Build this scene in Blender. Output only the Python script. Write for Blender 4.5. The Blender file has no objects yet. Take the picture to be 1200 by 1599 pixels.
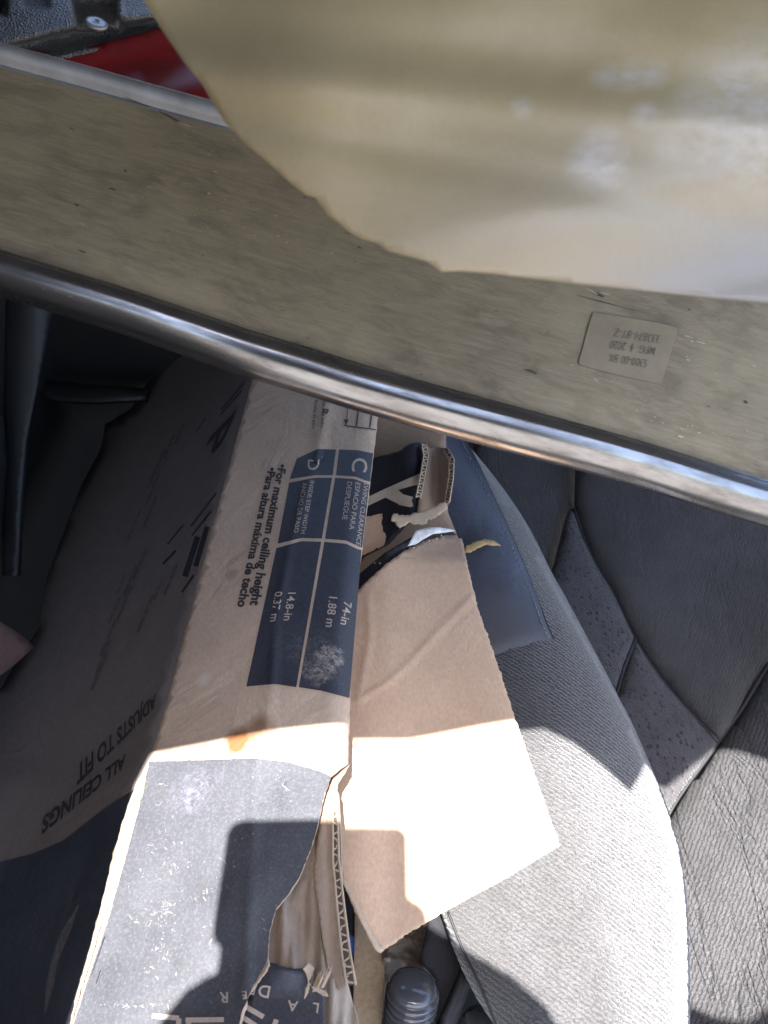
import bpy, bmesh, math, random
import numpy as np
from mathutils import Vector, noise
from mathutils.geometry import delaunay_2d_cdt
random.seed(7)
C = bpy.context.scene.collection
SC = bpy.context.scene
rad = math.radians

# ------------------------------------------------------------------ camera
CAM = Vector((0, 0, 1.5)); PITCH = 40.0; FPX = 1163.0; W0, H0 = 1200.0, 1599.0
FW = Vector((0, math.cos(rad(PITCH)), -math.sin(rad(PITCH))))
UP = Vector((0, math.sin(rad(PITCH)), math.cos(rad(PITCH))))
RT = Vector((1, 0, 0))
cd = bpy.data.cameras.new('camera'); cam = bpy.data.objects.new('camera', cd); C.objects.link(cam)
cam.location = CAM; cam.rotation_euler = (rad(90 - PITCH), 0, 0)
cd.sensor_fit = 'VERTICAL'; cd.sensor_height = 36.0; cd.lens = 36.0 * FPX / H0
cd.clip_start = 0.01; cd.clip_end = 500
cd.dof.use_dof = True; cd.dof.focus_distance = 0.72; cd.dof.aperture_fstop = 13.0
SC.camera = cam
# ------------------------------------------------------------------ light
A_PX = (600.0, 1380.0)                     # antisolar point: the sun stands behind and above the camera
S = (FW + RT * ((A_PX[0] - 600) / FPX) + UP * ((799.5 - A_PX[1]) / FPX)).normalized()   # travel direction of sunlight
sun_elev = math.asin(-S.z)
w = bpy.data.worlds.new('World'); SC.world = w; w.use_nodes = True
nt = w.node_tree
sky = nt.nodes.new('ShaderNodeTexSky'); sky.sky_type = 'NISHITA'; sky.sun_disc = False; sky.dust_density = 2.5
sky.sun_elevation = sun_elev; sky.sun_rotation = math.atan2(-S.x, -S.y)
nt.links.new(sky.outputs[0], nt.nodes['Background'].inputs[0]); nt.nodes['Background'].inputs[1].default_value = 0.122
sl = bpy.data.lights.new('sun', 'SUN'); sl.energy = 4.8; sl.angle = rad(0.53); sl.color = (1, .965, .91)
so = bpy.data.objects.new('sun', sl); C.objects.link(so); so.rotation_euler = S.to_track_quat('-Z', 'Y').to_euler()
SC.view_settings.view_transform = 'Standard'; SC.view_settings.look = 'None'
SC.view_settings.exposure = 2.42; SC.view_settings.gamma = 1
SC.cycles.max_bounces = 8

# ------------------------------------------------------------------ geometry helpers
def P(px, py, d):
    return CAM + FW * d + RT * ((px - 600) / FPX * d) + UP * ((799.5 - py) / FPX * d)

def plane(a, b, c):
    """depth function of the flat plane through three (px, py, depth) sightings"""
    M = np.array([[1, q[0], q[1]] for q in (a, b, c)], float)
    k = np.linalg.solve(M, np.array([1 / q[2] for q in (a, b, c)]))
    return lambda x, y: 1.0 / (k[0] + k[1] * x + k[2] * y)

def smooth(e0, e1, x):
    t = min(1, max(0, (x - e0) / (e1 - e0))); return t * t * (3 - 2 * t)
def bump1(x, c, w_): return math.exp(-((x - c) / w_) ** 2)
def interp(pts, y, k=1):
    """piecewise linear curve lookup: pts sorted on coordinate k"""
    o = 1 - k
    if y <= pts[0][k]: a, b = pts[0], pts[1]
    elif y >= pts[-1][k]: a, b = pts[-2], pts[-1]
    else:
        for i in range(len(pts) - 1):
            if pts[i][k] <= y <= pts[i + 1][k]: a, b = pts[i], pts[i + 1]; break
    t = (y - a[k]) / (b[k] - a[k]); return a[o] + (b[o] - a[o]) * t
def seg_dist(p, a, b):
    ax, ay = b[0] - a[0], b[1] - a[1]; L = ax * ax + ay * ay
    t = 0 if L == 0 else max(0, min(1, ((p[0] - a[0]) * ax + (p[1] - a[1]) * ay) / L))
    return math.hypot(p[0] - a[0] - ax * t, p[1] - a[1] - ay * t)
def poly_dist(p, poly, closed=True):
    n = len(poly); return min(seg_dist(p, poly[i], poly[(i + 1) % n]) for i in range(n if closed else n - 1))
def spline(pts, n=6, closed=False):
    out = []; m = len(pts)
    rng = range(m if closed else m - 1)
    for i in rng:
        g = lambda j: pts[j % m] if closed else pts[max(0, min(m - 1, j))]
        p0, p1, p2, p3 = g(i - 1), g(i), g(i + 1), g(i + 2)
        for s in range(n):
            t = s / n
            out.append(tuple(.5 * (2 * b + (c - a) * t + (2 * a - 5 * b + 4 * c - d) * t * t + (-a + 3 * b - 3 * c + d) * t ** 3) for a, b, c, d in zip(p0, p1, p2, p3)))
    if not closed: out.append(tuple(pts[-1]))
    return out

WORLD = {}
def empty(name, loc, label, cat, group=None):
    o = bpy.data.objects.new(name, None); C.objects.link(o); o.location = loc; o.empty_display_size = .05
    WORLD[o] = Vector(loc); tag(o, label, cat, group); return o
def tag(o, label=None, cat=None, group=None, kind=None):
    if label: o['label'] = label
    if cat: o['category'] = cat
    if group: o['group'] = group
    if kind: o['kind'] = kind
    return o
def link(name, verts, faces, mat, parent=None, smooth_=True, thick=0, kind=None, uv=None, seg=0):
    c = sum((Vector(v) for v in verts), Vector()) / len(verts)
    me = bpy.data.meshes.new(name); me.from_pydata([tuple(Vector(v) - c) for v in verts], [], faces); me.update()
    if smooth_: me.polygons.foreach_set('use_smooth', [True] * len(me.polygons))
    if uv:
        l = me.uv_layers.new(name='UVMap')
        for i, lp in enumerate(me.loops): l.data[i].uv = uv[lp.vertex_index]
    me.materials.append(mat)
    o = bpy.data.objects.new(name, me); C.objects.link(o); WORLD[o] = c
    if parent: o.parent = parent; o.location = c - WORLD[parent]
    else: o.location = c
    if thick:
        m = o.modifiers.new('thickness', 'SOLIDIFY'); m.thickness = thick; m.offset = -1; m.use_even_offset = False
    if kind: o['kind'] = kind
    return o
def densify(poly, sp, jit=0):
    out = []
    n = len(poly)
    for i in range(n):
        a, b = poly[i], poly[(i + 1) % n]; L = math.hypot(b[0] - a[0], b[1] - a[1]); k = max(1, int(L / sp))
        for s in range(k):
            t = s / k; x = a[0] + (b[0] - a[0]) * t; y = a[1] + (b[1] - a[1]) * t
            if jit: x += random.gauss(0, jit); y += random.gauss(0, jit)
            out.append((x, y))
    return out
def inside(x, y, poly):
    c = False; j = len(poly) - 1
    for i in range(len(poly)):
        xi, yi = poly[i]; xj, yj = poly[j]
        if (yi > y) != (yj > y) and x < (xj - xi) * (y - yi) / (yj - yi) + xi: c = not c
        j = i
    return c
def patch(name, poly, surf, mat, parent=None, sp=14, thick=.0, jit=0, edge_sp=None, lift=0, kind=None, puff=None, smooth_=True):
    """a sheet cut to the outline, laid on the surface whose depth surf(px, py) gives"""
    out = densify(poly, edge_sp or sp, jit)
    xs = [p[0] for p in out]; ys = [p[1] for p in out]
    pts = [Vector(p) for p in out]; n = len(pts)
    y = min(ys) + sp * .5; row = 0
    while y < max(ys):
        x = min(xs) + (sp * .5 if row % 2 else 0)
        while x < max(xs):
            if inside(x, y, out) and poly_dist((x, y), out) > sp * .4: pts.append(Vector((x, y)))
            x += sp
        y += sp * .87; row += 1
    v, e, f, *_ = delaunay_2d_cdt(pts, [], [list(range(n))], 1, 1e-5)
    vs = []
    for q in v:
        d = surf(q[0], q[1]) - lift
        if puff: d += puff[0] * math.exp(-poly_dist(q, out) / puff[1])
        vs.append(P(q[0], q[1], d))
    fs = []
    for t in f:
        a, b, c = (vs[i] for i in t[:3])
        nrm = (b - a).cross(c - a)
        fs.append(list(t) if nrm.dot(CAM - a) > 0 else list(reversed(t)))
    return link(name, vs, fs, mat, parent, smooth_, thick, kind)
def loft(name, rings, mat, parent=None, closed=True, cap=True, smooth_=True, uvs=None, kind=None):
    n = len(rings[0]); V = [p for r in rings for p in r]; F = []
    for i in range(len(rings) - 1):
        for j in range(n if closed else n - 1):
            k = (j + 1) % n; F.append([i * n + j, i * n + k, (i + 1) * n + k, (i + 1) * n + j])
    if cap and closed: F.append(list(range(n))[::-1]); F.append([(len(rings) - 1) * n + j for j in range(n)])
    return link(name, V, F, mat, parent, smooth_, uv=uvs, kind=kind)
def tube(name, path, r, mat, parent=None, n=8):
    path = [Vector(p) for p in path]; rings = []
    for i, p in enumerate(path):
        t = (path[min(i + 1, len(path) - 1)] - path[max(i - 1, 0)]).normalized()
        a = t.cross(Vector((.3, .5, .8))).normalized(); b = t.cross(a); rr = r[i] if isinstance(r, (list, tuple)) else r
        rings.append([p + a * math.cos(2 * math.pi * k / n) * rr + b * math.sin(2 * math.pi * k / n) * rr for k in range(n)])
    return loft(name, rings, mat, parent)
def text(s, org, u, v, surf, mat, parent, size=(20, 20), wid=1.0, lift=.0012, bold=0.0, name='lettering', shear=0, space=1.0):
    """flat print: u = reading direction in the picture, v = direction of the letter tops; size at both ends"""
    cu = bpy.data.curves.new('t', 'FONT'); cu.body = s; cu.size = 1; cu.offset = bold; cu.shear = shear; cu.resolution_u = 3; cu.space_character = space
    ob = bpy.data.objects.new('t', cu); C.objects.link(ob)
    bpy.context.view_layer.update()
    dg = bpy.context.evaluated_depsgraph_get(); me = bpy.data.meshes.new_from_object(ob.evaluated_get(dg))
    bpy.data.objects.remove(ob); bm = bmesh.new(); bm.from_mesh(me)
    bmesh.ops.triangulate(bm, faces=bm.faces); xs = [q.co.x for q in bm.verts]
    L = max(xs) or 1; vs = []
    for q in bm.verts:
        x, y = q.co.x, q.co.y; t = x / L
        k = size[0] + (size[1] - size[0]) * t; along = wid * (size[0] * x + (size[1] - size[0]) * x * t / 2)
        px = org[0] + u[0] * along + v[0] * k * y; py = org[1] + u[1] * along + v[1] * k * y
        vs.append(P(px, py, surf(px, py) - lift))
    fs = []
    for fc in bm.faces:
        t = [q.index for q in fc.verts]; a, b, c = (vs[i] for i in t[:3])
        fs.append(t if (b - a).cross(c - a).dot(CAM - a) > 0 else t[::-1])
    bm.free(); bpy.data.meshes.remove(me)
    return link(name, vs, fs, mat, parent, False)

# ------------------------------------------------------------------ materials
class NT:
    def __init__(s, name):
        s.m = bpy.data.materials.new(name); s.m.use_nodes = True; s.t = s.m.node_tree; s.b = s.t.nodes['Principled BSDF']
    def n(s, typ, **kw):
        o = s.t.nodes.new('ShaderNode' + typ)
        for k, v in kw.items():
            if k.startswith('i_'): o.inputs[int(k[2:])].default_value = v
            else: setattr(o, k, v)
        return o
    def l(s, a, b): s.t.links.new(a, b)
    def coord(s, scale=(1, 1, 1), rot=(0, 0, 0), out='Object'):
        c = s.n('TexCoord'); m = s.n('Mapping'); m.inputs['Scale'].default_value = scale; m.inputs['Rotation'].default_value = rot
        s.l(c.outputs[out], m.inputs[0]); return m.outputs[0]
    def noise(s, scale, detail=4, rough=.55, vec=None, dist=0):
        o = s.n('TexNoise'); o.inputs['Scale'].default_value = scale; o.inputs['Detail'].default_value = detail; o.inputs['Roughness'].default_value = rough; o.inputs['Distortion'].default_value = dist
        s.l(vec if vec is not None else s.coord(), o.inputs['Vector']); return o.outputs[0]
    def ramp(s, fac, stops):
        o = s.n('ValToRGB'); e = o.color_ramp.elements
        while len(e) < len(stops): e.new(.5)
        for q, (p, c) in zip(e, stops):
            q.position = p; q.color = (c, c, c, 1) if isinstance(c, (int, float)) else (*c, 1)
        s.l(fac, o.inputs[0]); return o.outputs[0]
    def mix(s, fac, a, b, mode='MIX'):
        o = s.n('MixRGB', blend_type=mode)
        for i, q in enumerate((fac, a, b)):
            if isinstance(q, bpy.types.NodeSocket): s.l(q, o.inputs[i])
            elif isinstance(q, (int, float)): o.inputs[i].default_value = q if i == 0 else (q, q, q, 1)
            else: o.inputs[i].default_value = (*q, 1)
        return o.outputs[0]
    def math(s, op, a, b=0.0, clamp=False):
        o = s.n('Math', operation=op, use_clamp=clamp)
        for i, q in enumerate((a, b)):
            if isinstance(q, bpy.types.NodeSocket): s.l(q, o.inputs[i])
            else: o.inputs[i].default_value = q
        return o.outputs[0]
    def spot(s, pos, r, soft=.5, wob=.4, nsc=60, squash=None):
        """round mask, for stains and painted light, at a place on the thing (world position)"""
        g = s.n('NewGeometry'); sub = s.n('VectorMath', operation='SUBTRACT'); s.l(g.outputs['Position'], sub.inputs[0]); sub.inputs[1].default_value = pos
        v = sub.outputs[0]
        if squash:
            mu = s.n('VectorMath', operation='MULTIPLY'); s.l(v, mu.inputs[0]); mu.inputs[1].default_value = squash; v = mu.outputs[0]
        ln = s.n('VectorMath', operation='LENGTH'); s.l(v, ln.inputs[0])
        d = s.math('DIVIDE', ln.outputs['Value'], r)
        d = s.math('ADD', d, s.math('MULTIPLY', s.math('SUBTRACT', s.noise(nsc, 5, .65), .5), wob * 2))
        return s.ramp(d, [(max(0, 1 - soft) * .6, 1), (.6, 0)]) if False else s.ramp(s.math('MULTIPLY', d, .5), [((1 - soft) * .5, 1), (.5, 0)])
    def bump(s, h, dist=.001, strength=1.0, prev=None):
        o = s.n('Bump'); o.inputs['Distance'].default_value = dist; o.inputs['Strength'].default_value = strength
        s.l(h, o.inputs['Height'])
        if prev is not None: s.l(prev, o.inputs['Normal'])
        return o.outputs[0]
    def done(s, col, rough=.7, metal=0, normal=None, spec=.5, **kw):
        for key, q in (('Base Color', col), ('Roughness', rough), ('Metallic', metal), ('Specular IOR Level', spec)):
            if isinstance(q, bpy.types.NodeSocket): s.l(q, s.b.inputs[key])
            elif isinstance(q, (tuple, list)): s.b.inputs[key].default_value = (*q, 1)
            else: s.b.inputs[key].default_value = q
        if normal is not None: s.l(normal, s.b.inputs['Normal'])
        for k, q in kw.items():
            k = k.replace('_', ' ')
            if isinstance(q, bpy.types.NodeSocket): s.l(q, s.b.inputs[k])
            else: s.b.inputs[k].default_value = q
        return s.m

def kraft(name, col=(.40, .29, .205), spots=(), crease=1.0):
    s = NT(name); fib = s.noise(420, 3, .75, s.coord((1, .5, .5))); mott = s.noise(26, 5, .6); big = s.noise(7, 3, .5)
    c = s.mix(s.ramp(mott, [(.3, 0), (.7, 1)]), tuple(q * .90 for q in col), tuple(q * 1.07 for q in col))
    c = s.mix(s.ramp(big, [(.35, 0), (.75, .35)]), c, tuple(q * f for q, f in zip(col, (.9, .92, .98))))
    c = s.mix(s.ramp(fib, [(.35, .0), (.68, .45)]), c, tuple(q * .62 for q in col))
    speck = s.noise(330, 2, .5)
    c = s.mix(s.ramp(speck, [(.70, 0), (.78, .4)]), c, tuple(q * .55 for q in col))
    for pos, r, cc, soft, st in spots:
        c = s.mix(s.math('MULTIPLY', s.spot(pos, r, soft), st), c, cc)
    cr = s.noise(14, 4, .6, dist=1.5)
    n1 = s.bump(cr, .004 * crease, .5); n2 = s.bump(fib, .0003, .5, n1)
    return s.done(c, .82, normal=n2, spec=.25)
def ink(name, col=(.030, .032, .044), wear=.5, spots=(), spec=.45):
    s = NT(name); fib = s.noise(450, 4, .8); mott = s.noise(30, 5, .62)
    c = s.mix(s.ramp(mott, [(.3, 0), (.75, 1)]), tuple(q * .85 for q in col), tuple(q * 1.25 for q in col))
    c = s.mix(s.ramp(fib, [(.48, 0), (.66, .45)]), c, tuple(q * 2.6 for q in col))
    sc = s.noise(70, 8, .75, s.coord((1, 1, 1), (0, 0, .6)), 1.2)
    c = s.mix(s.ramp(sc, [(.66, 0), (.75, wear)]), c, (.38, .35, .34))
    for pos, r, cc, soft, st in spots:
        c = s.mix(s.math('MULTIPLY', s.math('MULTIPLY', s.spot(pos, r, max(soft, .8), 1.2, 60), s.ramp(s.noise(210, 5, .8, dist=.8), [(.44, 0), (.60, 1)])), st), c, cc)
    nn = s.bump(fib, .0003, .5, s.bump(s.noise(16, 3), .003, .5))
    return s.done(c, .5, normal=nn, spec=spec)
def plain(name, col, rough=.6, metal=0, var=.15, bump_=.0005, sc=60, spec=.5, **kw):
    s = NT(name); q = s.noise(sc, 5, .6)
    c = s.mix(s.ramp(q, [(.3, 0), (.7, 1)]), tuple(k * (1 - var) for k in col), tuple(k * (1 + var) for k in col))
    return s.done(c, rough, metal, s.bump(q, bump_, .6), spec, **kw)

# carton surfaces -------------------------------------------------------
crease_px = [(400, 560), (395, 590), (330, 830), (288, 990), (262, 1090), (236, 1180), (213, 1225), (182, 1340), (158, 1440), (128, 1540), (108, 1605), (90, 1660)]
fold_px = [(515, 600), (500, 690), (455, 850), (432, 960), (425, 1070), (405, 1190), (395, 1330), (380, 1620)]
redge_px = [(600, 600), (592, 640), (578, 760), (562, 890), (549, 1000), (547, 1100), (546, 1190), (530, 1260), (500, 1300)]
front_base = lambda x, y: 1.0 / (1.0 + .00103 * (y - 615))
def front(x, y):
    d = front_base(x, y); fx = interp(fold_px, y); cx = interp(crease_px, y); rx = interp(redge_px, min(y, 1190))
    if x < fx: d += .028 * ((fx - x) / max(30, fx - cx)) ** 1.3
    t = (x - (rx - 34)) / 34
    if t > 0: d += .014 * t * t
    d += .0016 * math.sin(x * .03 + y * .011) * math.sin(y * .017)
    d -= .0022 * bump1(x, fx, 7) * (1 + .4 * math.sin(y * .05))
    if y < 720: d -= .003 * bump1(x, interp([(500, 690), (512, 620)][::-1], y), 4)
    return d
_side = plane((395, 590, front(395, 590)), (236, 1180, front(236, 1180)), (60, 980, 1.02))
def side(x, y):
    cx = interp(crease_px, y); t = max(0, cx - x)
    base = front(cx, y) + (_side(x, y) - _side(cx, y))
    return base + .006 * math.sin(x * .02 + y * .013) * smooth(0, 60, t) + .02 * bump1(t, 70, 50) * smooth(900, 650, y)
def in_px(sf, x, y): return tuple(P(x, y, sf(x, y)))

M_front = kraft('front_kraft', (.56, .42, .32), crease=1.7, spots=[(in_px(front, 372, 1158), .016, (.17, .055, .010), .5, .9), (in_px(front, 405, 1138), .018, (.20, .085, .03), .6, .7),
                                      (in_px(front, 362, 897), .010, (.24, .19, .14), .6, .5), (in_px(front, 318, 1062), .010, (.62, .55, .48), .7, .6)])
M_side = kraft('side_kraft', (.155, .130, .122))  # far darker than the front kraft: the side's shade is in the colour
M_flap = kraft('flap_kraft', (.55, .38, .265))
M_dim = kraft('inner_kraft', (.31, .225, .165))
M_edge = kraft('torn_fibre', (.50, .39, .29))
M_ink = ink('dark_ink', spots=[(in_px(front, 503, 1042), .020, (.42, .37, .33), .35, 1.0), (in_px(front, 518, 1022), .014, (.42, .37, .33), .5, 1.0), (in_px(front, 480, 1010), .03, (.2, .19, .2), .9, .4)])
M_inkk = ink('black_ink', (.016, .016, .022), .3, spec=.2)
M_inklow = ink('worn_ink', (.060, .062, .073), .55, spots=[(in_px(front, 305, 1230), .030, (.20, .20, .25), .95, .55), (in_px(front, 440, 1235), .022, (.02, .022, .03), .9, .6)])
M_inkside = ink('side_ink', (.034, .037, .050), .2, spec=.35)
M_print = plain('print_black', (.030, .028, .032), .6, var=.3, sc=300)
M_printside = plain('print_faded', (.022, .020, .024), .7, var=.3, sc=300)
M_white = kraft('unprinted_lettering', (.50, .41, .34), crease=0)

# ------------------------------------------------------------------ ladder carton
cart = empty('ladder_carton', P(300, 1500, .62), 'long brown ladder carton with dark printed spec table, torn open along its right side', 'carton')
front_poly = [(400, 560)] + [(x, y) for x, y in crease_px[1:]] + [(360, 1660), (378, 1580), (398, 1538), (418, 1500), (421, 1455), (431, 1420), (452, 1395), (468, 1370), (484, 1330), (496, 1292), (507, 1240), (516, 1212), (545, 1193)] + [(547, 1100), (549, 1000), (562, 890), (578, 760), (592, 640), (600, 595)]
fp = patch('front_panel', front_poly, front, M_front, cart, sp=9, thick=.0035, edge_sp=6, jit=.35)
# table of sizes: three rows, each cell its own print
def band(x0f, x1f, y0f, y1f, name, mat, parent, lift=.0008, n=14, m=10, sf=front):
    """print between two curves; x from f0..f1 of (left,right) edge curves"""
    V = []; F = []; U = []
    for j in range(m + 1):
        for i in range(n + 1):
            u, v = i / n, j / m
            a = Vector(y0f(u)); b = Vector(y1f(u)); q = a + (b - a) * v
            V.append(P(q.x, q.y, sf(q.x, q.y) - lift))
    for j in range(m):
        for i in range(n):
            F.append([j * (n + 1) + i, (j + 1) * (n + 1) + i, (j + 1) * (n + 1) + i + 1, j * (n + 1) + i + 1])
    return link(name, V, F, mat, parent, True)
def pl(pts):
    pts = [Vector(p) for p in pts]; L = [0]
    for a, b in zip(pts, pts[1:]): L.append(L[-1] + (b - a).length)
    def f(u):
        t = u * L[-1]
        for i in range(len(pts) - 1):
            if t <= L[i + 1] + 1e-9: return tuple(pts[i] + (pts[i + 1] - pts[i]) * ((t - L[i]) / (L[i + 1] - L[i])))
        return tuple(pts[-1])
    return f
def cell(a, b, nm='printed_cell'):
    return band(0, 0, pl(a), pl(b), nm, M_ink, fp, n=16, m=24)
# left column (row D) and right column (row C); the kraft gaps between are the white rules
cell([(464, 716), (497, 701), (525, 702)], [(453, 748), (492, 742), (520, 742)])                  # D
cell([(530, 702), (560, 703), (583, 708)], [(525, 742), (555, 744), (573, 751), (578, 752)])            # C
cell([(452, 754), (491, 746), (519, 746)], [(434, 849), (471, 840), (503, 841)])                  # inside step width
cell([(524, 746), (554, 748), (573, 755), (577, 756)], [(508, 841), (541, 844), (562, 854), (566, 855)])       # swing clearance
cell([(432, 856), (471, 845), (502, 846)], [(385, 1072), (430, 1068), (463, 1073)])               # 14.8-in
cell([(507, 846), (541, 849), (560, 858), (565, 859)], [(467, 1073), (505, 1079), (546, 1090)])              # 74-in
VD = lambda dx, dy: (lambda l: (dx / l, dy / l))(math.hypot(dx, dy))
u1 = VD(-.30, 1.0); v1 = VD(1, .12)
text('\u2022For maximum ceiling height', (436, 724), VD(-.205, 1), VD(1, .14), front, M_print, fp, (17.5, 21.5), bold=.034)
text('\u2022Para altura m\u00e1xima de techo', (420, 729), VD(-.225, 1), VD(1, .14), front, M_print, fp, (17.0, 20.5), bold=.034)
text('C', (552, 713), VD(-.12, 1), VD(1, .1), front, M_white, fp, (34, 34), bold=.01)
text('D', (482, 716), VD(-.12, 1), VD(1, -.05), front, M_white, fp, (26, 26), bold=.01)
text('SWING CLEARANCE', (569, 752), VD(-.13, 1), VD(1, .35), front, M_white, fp, (10.6, 11.2))
text('ESPACIO PARA', (556, 752), VD(-.14, 1), VD(1, .22), front, M_white, fp, (11, 11.6))
text('DESPLIEGUE', (543, 751), VD(-.14, 1), VD(1, .1), front, M_white, fp, (11, 11.6))
text('INSIDE STEP WIDTH', (485, 750), VD(-.18, 1), VD(1, 0), front, M_white, fp, (9.3, 9.6))
text('ANCHO DE PASO', (473, 754), VD(-.18, 1), VD(1, -.12), front, M_white, fp, (9.8, 10.2))
text('74-in', (538, 938), VD(-.17, 1), VD(1, .25), front, M_white, fp, (18, 19), bold=.008)
text('1.88 m', (515, 928), VD(-.12, 1), VD(1, .1), front, M_white, fp, (18, 19.5), bold=.008)
text('14.8-in', (451, 922), VD(-.17, 1), VD(1, 0), front, M_white, fp, (17, 18), bold=.008)
text('0.37 m', (430, 924), VD(-.17, 1), VD(1, -.1), front, M_white, fp, (17, 18), bold=.008)
text('Inside step width', (505, 618), VD(-.08, 1), VD(1, 0), front, M_print, fp, (7.2, 7.6))
text('Ancho de paso', (492, 624), VD(-.1, 1), VD(1, 0), front, M_print, fp, (7.4, 7.8))
text('D', (506, 638), VD(-.08, 1), VD(1, 0), front, M_print, fp, (11, 11), bold=.03)
def line(a, b, wd, mat=None, sf=front, parent=None, nm='printed_line', lift=.0012):
    dx, dy = b[0] - a[0], b[1] - a[1]; L = math.hypot(dx, dy); nx, ny = -dy / L * wd / 2, dx / L * wd / 2
    return patch(nm, [(a[0] + nx, a[1] + ny), (b[0] + nx, b[1] + ny), (b[0] - nx, b[1] - ny), (a[0] - nx, a[1] - ny)], sf, mat or M_print, parent or fp, sp=8, edge_sp=6, lift=lift)
line((544, 630), (541, 662), 1.2); line((561, 632), (557, 665), 2.2); line((582, 638), (578, 668), 2.0)
line((540, 628), (562, 630), 1.2); line((537, 664), (588, 671), 1.6)
patch('printed_arrow', [(544, 628), (540, 637), (548, 637)], front, M_print, fp, lift=.0012)
patch('printed_arrow', [(541, 664), (537, 655), (545, 655)], front, M_print, fp, lift=.0012)

# lower inked zone of the front panel (dark ink, paler than the table's)
low_l = [(232, 1190)] + [(x + 14, y) for x, y in crease_px[6:8]] + [(168, 1440), (134, 1540), (113, 1605), (96, 1655)]
low = [(232, 1189), (300, 1187), (400, 1184), (450, 1190), (500, 1204), (518, 1213), (507, 1240), (496, 1292), (484, 1330), (468, 1370), (452, 1395), (431, 1420), (421, 1455), (418, 1500), (398, 1538), (378, 1580), (362, 1655)] + low_l[::-1][:-1]
patch('printed_field', low, front, M_inklow, fp, sp=10, edge_sp=5, lift=.0009, jit=.3)
def scuffs(nm, clusters, lift=.0016):
    V = []; F = []
    for cx, cy, n_, sx_, sy_, ang in clusters:
        for _ in range(n_):
            x, y = rq0.gauss(cx, sx_), rq0.gauss(cy, sy_); L = .8 + 6 * rq0.random() ** 4; wd = rq0.uniform(.4, 1.3); th = ang + rq0.gauss(0, .6); b0 = len(V); k = 6
            if not inside(x, y, low): continue
            for i in range(k):
                a = 2 * math.pi * i / k; q = rq0.uniform(.5, 1.3); X = x + L * math.cos(a) * q * math.cos(th) - wd * math.sin(a) * q * math.sin(th); Y = y + L * math.cos(a) * q * math.sin(th) + wd * math.sin(a) * q * math.cos(th)
                V.append(P(X, Y, front(X, Y) - lift))
            F.append([b0 + i for i in range(k)][::-1])
    return link(nm, V, F, M_scr, fp, False, kind='stuff')
rq0 = random.Random(3); M_scr = plain('scuffed_white', (.20, .195, .19), .8, var=.5, sc=300)
scuffs('scuffs', [(252, 1428, 45, 16, 9, .2), (262, 1412, 14, 6, 4, -.5), (255, 1485, 26, 7, 16, 1.3), (236, 1512, 10, 8, 6, .4), (215, 1570, 26, 26, 2, .05), (238, 1325, 12, 6, 6, .2), (270, 1352, 10, 5, 6, 1.2), (445, 1215, 16, 8, 14, 1.0), (250, 1255, 3, 3, 2, -.6), (262, 1222, 5, 4, 5, -.9), (290, 1400, 90, 60, 95, 1.0), (390, 1350, 30, 25, 60, 1.2)])
text('R', (358, 1549), VD(-1, .05), VD(-.05, -1) if False else VD(.0, 1), front, M_white, fp, (24, 24), lift=.002, bold=.012)
text('E', (386, 1547), VD(-1, .12), VD(.12, 1), front, M_white, fp, (18, 18), lift=.002, bold=.01)
for a, b in [((238, 1586), (280, 1590)), ((280, 1590), (276, 1625)), ((290, 1593), (350, 1592)), ((296, 1592), (290, 1630))]:
    line(a, b, 8, M_white, nm='lettering', lift=.002)

# side panel in the dark
side_poly = [(262, 540), (300, 520), (400, 560)] + [(x + .0, y) for x, y in crease_px[1:]] + [(-60, 1660), (-60, 1075), (0, 1078), (40, 1010), (62, 980), (72, 905), (100, 830), (125, 762), (158, 700), (165, 662), (205, 638), (222, 612), (245, 570)]
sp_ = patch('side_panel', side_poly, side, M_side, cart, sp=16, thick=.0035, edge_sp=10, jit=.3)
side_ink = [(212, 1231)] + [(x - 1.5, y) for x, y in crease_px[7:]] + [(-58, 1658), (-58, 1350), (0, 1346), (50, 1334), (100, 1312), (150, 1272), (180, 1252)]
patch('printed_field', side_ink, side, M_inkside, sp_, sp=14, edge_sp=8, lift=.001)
def st(s, org, u, v, size, b=.0, wid=.42): text(s, org, VD(*u), VD(*v), side, M_printside, sp_, size, wid=wid, lift=.0012, bold=b)
st('ADJUSTS TO FIT', (243, 1084), (-1, .92), (.0, 1), (28, 42), .035, .66)
st('ALL CEILINGS', (196, 1178), (-1, .76), (-.1, 1), (28, 40), .035, .78)
text('P', (331, 676), VD(-.40, 1), (.70, -.72), side, M_printside, sp_, (84, 84), wid=1.45, bold=.02, lift=.0012)
for a, b, wd in [((381, 598), (346, 640), 2.5), ((378, 610), (344, 648), 2), ((322, 652), (305, 676), 2), ((338, 770), (298, 822), 3), ((330, 798), (300, 836), 3), ((324, 822), (306, 884), 8), ((309, 838), (289, 900), 9), ((303, 898), (284, 925), 4), ((286, 820), (262, 850), 3), ((275, 860), (255, 880), 4)]:
    line(a, b, wd, M_printside, side, sp_)
rq = random.Random(11); M_faint = plain('worn_off_print', (.085, .074, .072), .8, var=.35, sc=120)
for cx, cy in [(258, 700), (225, 790), (200, 900), (175, 960), (150, 1040), (245, 930)]:
    for k in range(3):
        x = cx + k * 14 + rq.uniform(-6, 6); y = cy - k * 22 + rq.uniform(-8, 8); L = rq.uniform(30, 62)
        line((x, y), (x - L * .42, y + L), rq.uniform(3, 6), M_faint, side, sp_, lift=.0009 + .0004 * k + cx * 1e-6)
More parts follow.
